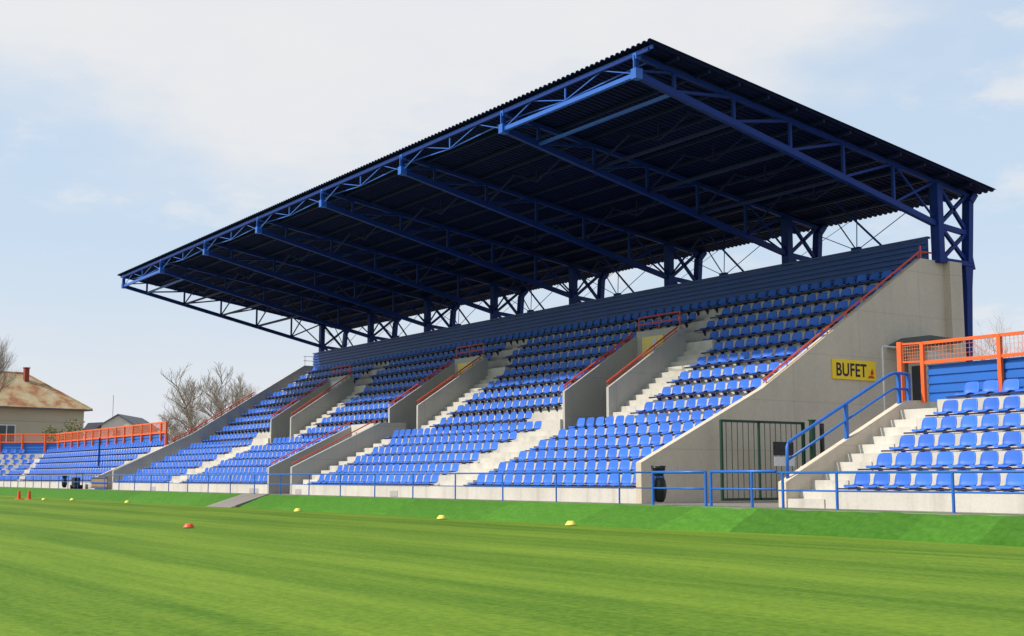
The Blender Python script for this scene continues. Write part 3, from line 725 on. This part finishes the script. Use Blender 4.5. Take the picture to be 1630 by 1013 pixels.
# ------------------------------------------------------------------ open terrace on the far left (straight, then turning)
LSt = thing('open_terrace', 'far left open terrace of blue seats curving round the corner flag', 'terrace', (-58, 0, 0))
LY = [0, .72, 1.44, 2.16, 2.88, 3.60]; LZ = [.40, .78, 1.16, 1.54, 1.92, 2.32]
th = R(50)
mit = math.tan(th/2)
def bend(x, y, z):
    """straight for x > corner, mitred and turned towards the pitch beyond"""
    return (x, y, z)
prof = stair_profile(LY, LZ, 4.9)
m = MB(); n = len(prof); XC = -70.8
def ringat(t, kind):
    pts = []
    for y, z in prof:
        if kind == 0: pts.append((t, y, z))
        elif kind == 1: pts.append((XC-mit*y, y, z))
        else:
            s = t; ox, oy = XC-mit*y, y; pts.append((ox-math.cos(th)*s, oy-math.sin(th)*s, z))
    return pts
rings = [ringat(-45.95, 0), ringat(0, 1), ringat(22, 2)]
vs = [p for r0 in rings for p in r0]
fs = [(i*n+j, i*n+(j+1) % n, (i+1)*n+(j+1) % n, (i+1)*n+j) for i in range(2) for j in range(n)]+[tuple(range(n))[::-1], tuple(range(2*n, 3*n))]
m.poly(vs, fs); m.build('terrace', 'terrace', LSt)
m = MB(); m.extr([(-.05, 0), (-.05, .62), (3.9, 2.42), (4.9, 2.42), (4.9, 0)], -45.94, -45.72); m.build('stair_wall', 'wall', LSt)
def left_pt(s, y):
    """s = distance along the row from the right end; gives position and turn"""
    Ls = (-46.6)-(XC-mit*y)
    if s <= Ls: return (-46.6-s, y, 0.)
    q = s-Ls; return (XC-mit*y-math.cos(th)*q, y-math.sin(th)*q, th)
for r_ in range(6):
    s = .3; i = 0; tot = (-46.6)-(XC-mit*LY[r_])+14; gap = 13.0+r_*1.9
    gaps = [gap-6.2, gap+12]
    while s < tot:
        if not any(abs(s-gq-4.2) < .75 for gq in (gap,)):
            x, y, a = left_pt(s, LY[r_]); places.append((x, y, LZ[r_], r_, 8, i, 'left', a))
        i += 1; s += .50 if s < (-46.6)-(XC-mit*LY[r_]) else .66
def left_fence():
    F = thing('panel_fence', 'orange mesh fence over blue panels behind the far left terrace', 'fence', (-60, 4.7, 2.3))
    y = 4.6; Ls = (-46.2)-(XC-mit*y)
    pos = [left_pt(s, y) for s in [1.7, 2.6]+[4.4+1.75*k for k in range(20)]]
    for px, py, a in pos:
        m = MB(); m.box(px-.06, px+.06, py-.06, py+.06, 2.30, 3.80); m.build('post', 'orange', F)
    cor = (XC-mit*y, y); e2 = (cor[0]-math.cos(th)*14, cor[1]-math.sin(th)*14)
    for za, zb_ in ((3.79, 3.79), (3.20, 3.20)):
        m = MB(); m.beam((-48.3, y, za), (*cor, za), .07, .08); m.beam((*cor, za), (*e2, za), .07, .08); m.build('rail', 'orange', F)
    m = MB()
    for i in range(330):
        px, py, a = left_pt(1.7+i*.118, y); m.beam((px, py, 3.2), (px, py, 3.79), .016, .016, (1, 0, 0))
    for k in range(5):
        z = 3.28+.11*k; m.beam((-48.3, y, z), (*cor, z), .014, .014); m.beam((*cor, z), (*e2, z), .014, .014)
    m.build('wire_mesh', 'wire', F)
    m = ribbed(cor[0]-.0, -48.3, y+.05, 2.3, 3.18, .22, .04)
    q = len(m.v); m2 = ribbed(0, 14, 0.05, 2.3, 3.18, .22, .04)
    ca, sa = -math.cos(th), -math.sin(th)
    # turned wing: local x runs along the wing, local y outwards
    m.poly([(cor[0]+ca*a+(-math.sin(th))*b, cor[1]+sa*a+math.cos(th)*b, c) for a, b, c in m2.v], m2.f)
    m.build('panel', 'panel', F)
left_fence()
# gate in the gap between far terrace and grandstand
Q = thing('service_gate', 'low brown boarded gate between the far left terrace and the grandstand wall', 'gate', (-44.2, -.2, 0))
m = MB(); m.box(-45.7, -42.85, -.24, -.20, .05, .62); m.build('board', 'board', Q)
for z in (.62, .36, .08):
    m = MB(); m.beam((-45.7, -.27, z), (-42.85, -.27, z), .04, .05); m.build('rail', 'rail_blue', Q)
# stacked equipment by the gate
E_ = thing('equipment_trolley', 'dark equipment trolley parked by the low gate at the far left terrace', 'trolley', (-47.6, -.6, 0))
m = MB(); m.box(-48.0, -46.9, -.75, -.35, .12, .22); m.box(-47.9, -47.3, -.7, -.4, .22, .62); m.build('load', 'black', E_)
m = MB(); m.tube([(-46.95, -.72, .1), (-46.9, -.72, .85), (-46.9, -.38, .85), (-46.95, -.38, .1)], .025, 6); m.build('handle', 'steel_dark', E_)
for x in (-47.8, -47.1):
    m = MB(); m.tube([(x, -.78, .1), (x, -.32, .1)], .09, 12); m.build('wheel', 'black', E_)
m = MB(); m.tube([(-51.0, 1.6, 1.1), (-51.0, 1.6, 2.9)], .05, 8); m.box(-51.06, -50.94, 1.54, 1.66, 1.1, 1.15)
tag(m.build('flag_post', 'steel_dark'), 'dark post standing among the far left seats', 'post')

# ------------------------------------------------------------------ place the seats
C0 = cam.location; CI = f
def in_view(x, y, z):
    d = Vector((x, y, z))-C0; dz = d.dot(f); rr = f.cross(Vector((0, 0, 1))).normalized()
    if dz < 1: return False
    return abs(d.dot(rr)/dz) < .5*36/cam_d.lens+.01
def hidden(x, y, z):
    d = Vector((x, y, z+.3))-C0; t_ = (XW-C0.x)/d.x
    if 0 < t_ < 1:
        yy = C0.y+d.y*t_; zz = C0.z+d.z*t_
        wz = .97+.4754*yy if yy < 4.06 else 2.9+.6204*(yy-4.06)
        if 0 < yy < 11.95 and zz < wz: return True
    return False
cand = [(math.dist(p[:3], C0), i) for i, p in enumerate(places) if in_view(*p[:3]) and (p[6] == 'right' or not hidden(*p[:3]))]
cand.sort(); pick = set(i for _, i in cand[:300])
ROWN = ['front', 'second', 'third', 'fourth', 'fifth', 'sixth', 'seventh', 'eighth', 'ninth', 'tenth', 'eleventh', 'twelfth', 'thirteenth', 'fourteenth', 'top']
first = True; rest = {k: ([], []) for k in range(3)}
me_data = [([tuple(v.co) for v in me.vertices], [tuple(p.vertices) for p in me.polygons]) for me in seat_me]
for i, p in enumerate(places):
    x, y, z, r_, b_, k, zone = p[:7]; a = p[7] if len(p) > 7 else 0.
    if i in pick:
        if zone == 'right': lab = f'blue plastic seat, {ORD[k+1]} from the stair, {ROWN[r_] if r_ < 5 else "top"} row of the right terrace'; grp = 'blue seats on the right terrace'
        elif b_ == 0: lab = f'blue plastic seat, {ORD[k+1] if k < 30 else k+1} from the near side wall, {ROWN[r_]} row of the grandstand'; grp = 'blue seats in the grandstand'
        else: lab = f'blue plastic seat, {ORD[k+1]} beyond the nearest aisle, {ROWN[r_]} row of the grandstand'; grp = 'blue seats in the grandstand'
        if first: root = proto; first = False
        else:
            root = proto.copy(); col.objects.link(root)
            for ch in (P1, P2, P3):
                c_ = ch.copy(); col.objects.link(c_); c_.parent = root
        root.location = (x, y, z+.02); root.rotation_euler = (rnd.uniform(-.012, .012), rnd.uniform(-.01, .01), rnd.uniform(-.03, .03)); tag(root, lab, 'seat', grp)
    else:
        ca, sa = math.cos(a), math.sin(a); jx = rnd.uniform(-.01, .01)
        for q, (v_, f_) in enumerate(me_data):
            V, F_ = rest[q]; o = len(V)
            V.extend((x+jx+px*ca-py*sa, y+px*sa+py*ca, z+.02+pz) for px, py, pz in v_); F_.extend(tuple(o+t_ for t_ in g_) for g_ in f_)
SS = None
V = []; F_ = []; mi = []
for q in range(3):
    o = len(V); V += rest[q][0]; F_ += [tuple(o+t_ for t_ in g_) for g_ in rest[q][1]]; mi += [1 if q == 2 else 0]*len(rest[q][1])
me = bpy.data.meshes.new('distant_seats'); me.from_pydata(V, [], F_); me.materials.append(M['seat']); me.materials.append(M['seatrail'])
me.polygons.foreach_set('material_index', mi); me.polygons.foreach_set('use_smooth', [x == 0 for x in mi]); me.update()
SS = bpy.data.objects.new('distant_seats', me); col.objects.link(SS)
tag(SS, 'rows of small blue seats filling the farther blocks and the far left terrace', 'seats', kind='stuff')

# ------------------------------------------------------------------ markers on the pitch
def disc(x, y, m_, label, s=1.0, group=None):
    m = MB(); m.lathe([(.03*s, .075*s), (.05*s, .08*s), (.06*s, .072*s), (.10*s, .02*s), (.105*s, .004), (.09*s, .004), (.045*s, .06*s)], (x, y, PITCH_Z+.008), 18)
    tag(m.build('marker_cone', m_, None, True), label, 'marker', group)
disc(-13.58, -2.73, 'disc_y', 'small yellow marker disc on the grass just right of the grey ramp', 1.25)
disc(-4.84, -2.66, 'disc_y', 'small yellow marker disc on the grass below the middle of the grandstand', 1.25)
disc(.53, -2.5, 'disc_y', 'small yellow marker disc on the grass, rightmost of all', 1.25)
disc(-30.4, -2.95, 'disc_y', 'small pale marker disc on the grass left of the ramp', 1.2)
disc(-37.7, -3.3, 'disc_y', 'small pale marker disc farther left, between the ramp and the orange pegs', 1.2)
disc(-39.3, -4.2, 'disc_y', 'tiny pale marker disc nearest to the orange pegs, leftmost of the discs', 1.1)
disc(-2.87, -10.04, 'disc_r', 'red training cone lying on the grass in the left foreground', 1.15)
for k, (x, y) in enumerate(((-42.74, -4.57), (-42.25, -4.2))):
    T_ = thing('training_peg', ['left one of two upright orange pegs at the far left edge of the grass', 'right one of two upright orange pegs at the far left edge of the grass'][k], 'peg', (x, y, PITCH_Z), 'pair of orange pegs')
    m = MB(); m.tube([(x, y, PITCH_Z), (x+.02, y, PITCH_Z+.42)], .10, 10, .06); m.build('shaft', 'disc_r', T_)
    m = MB(); m.lathe([(.02, .03), (.2, .02), (.21, .004)], (x, y, PITCH_Z), 14); m.build('base', 'disc_r', T_)

# ------------------------------------------------------------------ houses behind the far left
def cam_frame(x, y, ang):   # local frame: x to the right as seen from the pitch, y away
    return Matrix.Translation((x, y, 0)) @ Matrix.Rotation(ang, 4, 'Z')
H = thing('house', 'beige house with weathered orange tiled hip roof and brick chimney', 'house', (-97, 8, 0))
T = cam_frame(-93.9, 12.2, R(100))
# local x runs along the front (right corner at the origin), y away from the pitch
m = MB(); m.box(-13, 0, 0, 9, 0, 6.75); m.build('wall', 'stucco', H, T=T)
m = MB(); m.box(-13.1, .1, -.06, -.002, 5.55, 5.68); m.build('string_course', 'stucco', H, T=T)
m = MB(); ov = .5
e = [(-13-ov, -ov, 6.75), (ov, -ov, 6.75), (ov, 9+ov, 6.75), (-13-ov, 9+ov, 6.75)]; rg = [(-9.2, 4.5, 10.1), (-3.7, 4.5, 10.1)]
m.poly(e+rg+[(a, b, c-.14) for a, b, c in e], [(0, 1, 5, 4), (1, 2, 5), (2, 3, 4, 5), (3, 0, 4), (6, 7, 1, 0), (7, 8, 2, 1), (8, 9, 3, 2), (9, 6, 0, 3), (9, 8, 7, 6)])
RF = m.build('roof', 'tiles', H, T=T)
m = MB(); m.box(-4.25, -3.85, 3.2, 3.6, 9.0, 10.45); m.box(-4.30, -3.80, 3.15, 3.65, 10.45, 10.55); m.build('chimney', 'brick', RF, T=T)
m = MB()
for a, b in (((-13-ov, -ov, 6.78), rg[0]), (rg[0], rg[1]), (rg[1], (ov, -ov, 6.78))): m.tube([a, b], .09, 5)
m.build('ridge_tiles', 'tiles', RF, T=T)
m = MB(); m.beam((-13-ov, -ov-.06, 6.68), (ov+.05, -ov-.06, 6.68), .12, .12); m.build('gutter', 'slate', H, T=T)
for x in (-7.0, -11.0):
    m = MB(); m.box(x-.75, x+.75, -.06, .02, 3.5, 5.1); W1 = m.build('window', 'glass', H, T=T)
    m = MB()
    for a, b, c, d_ in ((-.8, -.7, 3.4, 5.2), (.7, .8, 3.4, 5.2), (-.04, .04, 3.5, 5.1)): m.box(x+a, x+b, -.09, -.0605, c, d_)
    m.box(x-.7, x+.7, -.09, -.0605, 3.4, 3.5); m.box(x-.7, x+.7, -.09, -.0605, 5.1, 5.2); m.build('frame', 'white', W1, T=T)
H2 = thing('house', 'pale gabled house with grey roof behind the tiled house', 'house', (-148, 30, 0))
T2 = cam_frame(-147.6, 31, R(58))
m = MB(); m.extr([(-2.0, 0), (-2.0, 7.6), (.2, 8.9), (2.5, 7.5), (2.5, 0)], 0, 12, 'y'); m.build('wall', 'stucco2', H2, T=T2)
m = MB()
for (xa, za), (xb, zb_) in (((-2.6, 7.25), (.2, 8.96)), ((.2, 8.96), (2.9, 7.3))):
    m.extr([(xa, za), (xb, zb_), (xb, zb_+.14), (xa, za+.14)], -.3, 12.3, 'y')
m.extr([(-4.6, 6.9), (-2.0, 6.9), (-2.0, 8.0), (-3.9, 7.9)], .3, 12, 'y')
m.build('roof', 'slate', H2, T=T2)
m = MB(); m.box(-4.4, -2.0, .6, 11.8, 0, 6.9); m.build('side_wing', 'stucco2', H2, T=T2)
m = MB(); m.box(-.4, .5, -.05, .02, 6.0, 6.9); m.build('window', 'glass', H2, T=T2)
m = MB(); m.tube([(-1.4, 3, 8.0), (-1.4, 3, 11.8)], .035, 5); m.build('aerial', 'slate', H2, T=T2)

# ------------------------------------------------------------------ bare trees and shrubs
def bare_tree(name, label, cat, base, h, seed, trunk_h=.22, spread=.62, depth=6, r0=.16, kids=3, m_='bark', m2='twig', lean=0, droop=.06, group=None):
    rr = random.Random(seed); T_ = thing(name, label, cat, base, group)
    tr = MB(); cr = MB()
    def grow(p, d, ln, r, lv):
        pts = [p]; q = p; dd = d
        seg = 3 if lv < 4 else 2
        for i in range(seg):
            dd = (dd+Vector((rr.uniform(-1, 1), rr.uniform(-1, 1), rr.uniform(-.5, 1)))*.16).normalized(); q = q+dd*ln/seg; pts.append(q)
        (tr if lv < 2 else cr).tube(pts, r, 6 if lv < 2 else 3, r*.62, cap=False)
        if lv >= depth: return
        n = kids+(1 if lv > 1 else 0)
        for i in range(n):
            t_ = rr.uniform(.35, 1.0) if i else 1.0
            k = min(int(t_*seg), seg-1); st = pts[k].lerp(pts[k+1], t_*seg-k) if t_ < 1 else pts[-1]
            ax = Vector((rr.gauss(0, 1), rr.gauss(0, 1), rr.gauss(0, .5))).normalized()
            nd = (dd*(1-spread*.55)+ax*spread+Vector((0, 0, .16-droop))).normalized()
            grow(st, nd, ln*rr.uniform(.58, .82), r*(.66 if i == 0 else .5), lv+1)
    b = Vector(base)
    grow(b, Vector((lean, 0, 1)).normalized(), h*trunk_h*1.3, r0, 0)
    if name != 'shrub':
        tr.build('trunk', m_, T_)
    else: cr.v, cr.f = (lambda o: (o.v, o.f))((lambda a, c: (a.poly(c.v, c.f), a)[1])(tr, cr)) if False else (cr.v, cr.f); tr.build('stem', m_, T_)
    cr.build('crown', m2, T_)
def leafy(name, label, base, rad, h, seed, n=2600, m_='leaf'):
    rr = random.Random(seed); T_ = thing(name, label, 'bush', base)
    m = MB(); lobes = [(Vector((rr.gauss(0, rad*.45), rr.gauss(0, rad*.45), h*rr.uniform(.35, .85))), rad*rr.uniform(.3, .55)) for _ in range(9)]
    for _ in range(n):
        c, q = rr.choice(lobes); d_ = Vector((rr.gauss(0, 1), rr.gauss(0, 1), rr.gauss(0, 1))).normalized()*q*rr.random()**.4
        p = Vector(base)+c+d_; u = Vector((rr.gauss(0, 1), rr.gauss(0, 1), rr.gauss(0, 1))).normalized(); v = u.orthogonal().normalized(); s = rr.uniform(.05, .11)
        m.poly([p-u*s, p+v*s*.6, p+u*s, p-v*s*.6], [(0, 1, 2, 3)])
    m.build('foliage', m_, T_)
    m = MB()
    for k in range(5): m.tube([base, (base[0]+rr.uniform(-.5, .5), base[1]+rr.uniform(-.5, .5), base[2]+h*.7)], .05, 5, .02)
    m.build('stem', 'bark', T_)
bare_tree('bare_tree', 'large bare tree rising behind the far side wall, right of the other trees', 'tree', (-65.9, 16.0, 0), 10.4, 12, depth=6, r0=.24, trunk_h=.24, spread=.58, droop=-.08)
bare_tree('bare_tree', 'tallest forked bare tree just left of the large one behind the far side wall', 'tree', (-67.2, 14.2, 0), 10.6, 44, depth=6, r0=.24, trunk_h=.24, spread=.60, droop=-.06)
bare_tree('bare_tree', 'lower bare tree left of the large ones, behind the far corner', 'tree', (-68.9, 12.0, 0), 7.8, 5, depth=6, r0=.14, trunk_h=.22, spread=.65)
bare_tree('bare_tree', 'bare tree partly hidden by the far side wall slope', 'tree', (-64.4, 18.6, 0), 9.6, 23, depth=6, r0=.16, trunk_h=.24, spread=.6, droop=-.05)
for k, (x, y, lb) in enumerate(((-70.2, 11.2, 'dense bare shrub at the far corner, left of the group of bare trees'), (-68.9, 13.8, 'dense bare shrub under the tallest forked bare tree'), (-67.4, 16.2, 'dense bare shrub under the large bare tree by the side wall'))):
    bare_tree('shrub', lb, 'shrub', (x, y, 0), 7.4, 90+k, depth=6, r0=.08, trunk_h=.22, spread=.8, kids=3)
bare_tree('bare_tree', 'bare tree at the left edge in front of the tiled house', 'tree', (-88.6, 1.6, 0), 12.8, 9, depth=6, r0=.20, trunk_h=.26, spread=.45, kids=4, droop=-.15)
bare_tree('bare_tree', 'small distant bare tree beside the grey roofed house', 'tree', (-127, 27, 0), 8.4, 31, depth=6, r0=.14)
bare_tree('bare_tree', 'small distant bare tree right of the grey roofed house', 'tree', (-124, 30.5, 0), 7.6, 37, depth=6, r0=.14)
leafy('green_bush', 'olive green bush beside the corner of the tiled house', (-84.6, 8.2, 0), 1.9, 5.6, 4)
leafy('green_bush', 'low green bush in front of the pale gabled house', (-120, 25, 0), 2.6, 6.8, 14, 2200)
for k, (x, y, h_, lb) in enumerate(((-12.8, 33.6, 9.6, 'bare reddish tree at the far right edge behind the orange fence'), (-13.6, 32.2, 9.2, 'bare reddish tree behind the orange fence, just left of the one at the edge'),
                                  (-15.0, 31.2, 8.4, 'bare reddish tree just right of the blue rear column'), (-12.0, 35.8, 10.4, 'tallest bare reddish tree behind the orange fence'))):
    bare_tree('bare_tree', lb, 'tree', (x, y, 0), h_, 50+k, depth=6, r0=.12, trunk_h=.22, spread=.62, m2='redtwig', kids=3)
for k, (x, y, lb) in enumerate(((-15.6, 29.8, 'dry reddish shrub behind the mesh gate at the stair top'), (-14.2, 31.4, 'dry reddish shrub seen through the mesh right of the rear column'), (-13.4, 32.6, 'dry reddish shrub seen through the mesh of the right fence, near its middle post'), (-12.6, 34.0, 'dry reddish shrub behind the right fence at the picture edge'))):
    bare_tree('shrub', lb, 'shrub', (x, y, 0), 9.4, 70+k, depth=6, r0=.06, trunk_h=.22, spread=.75, kids=3, m2='redtwig')
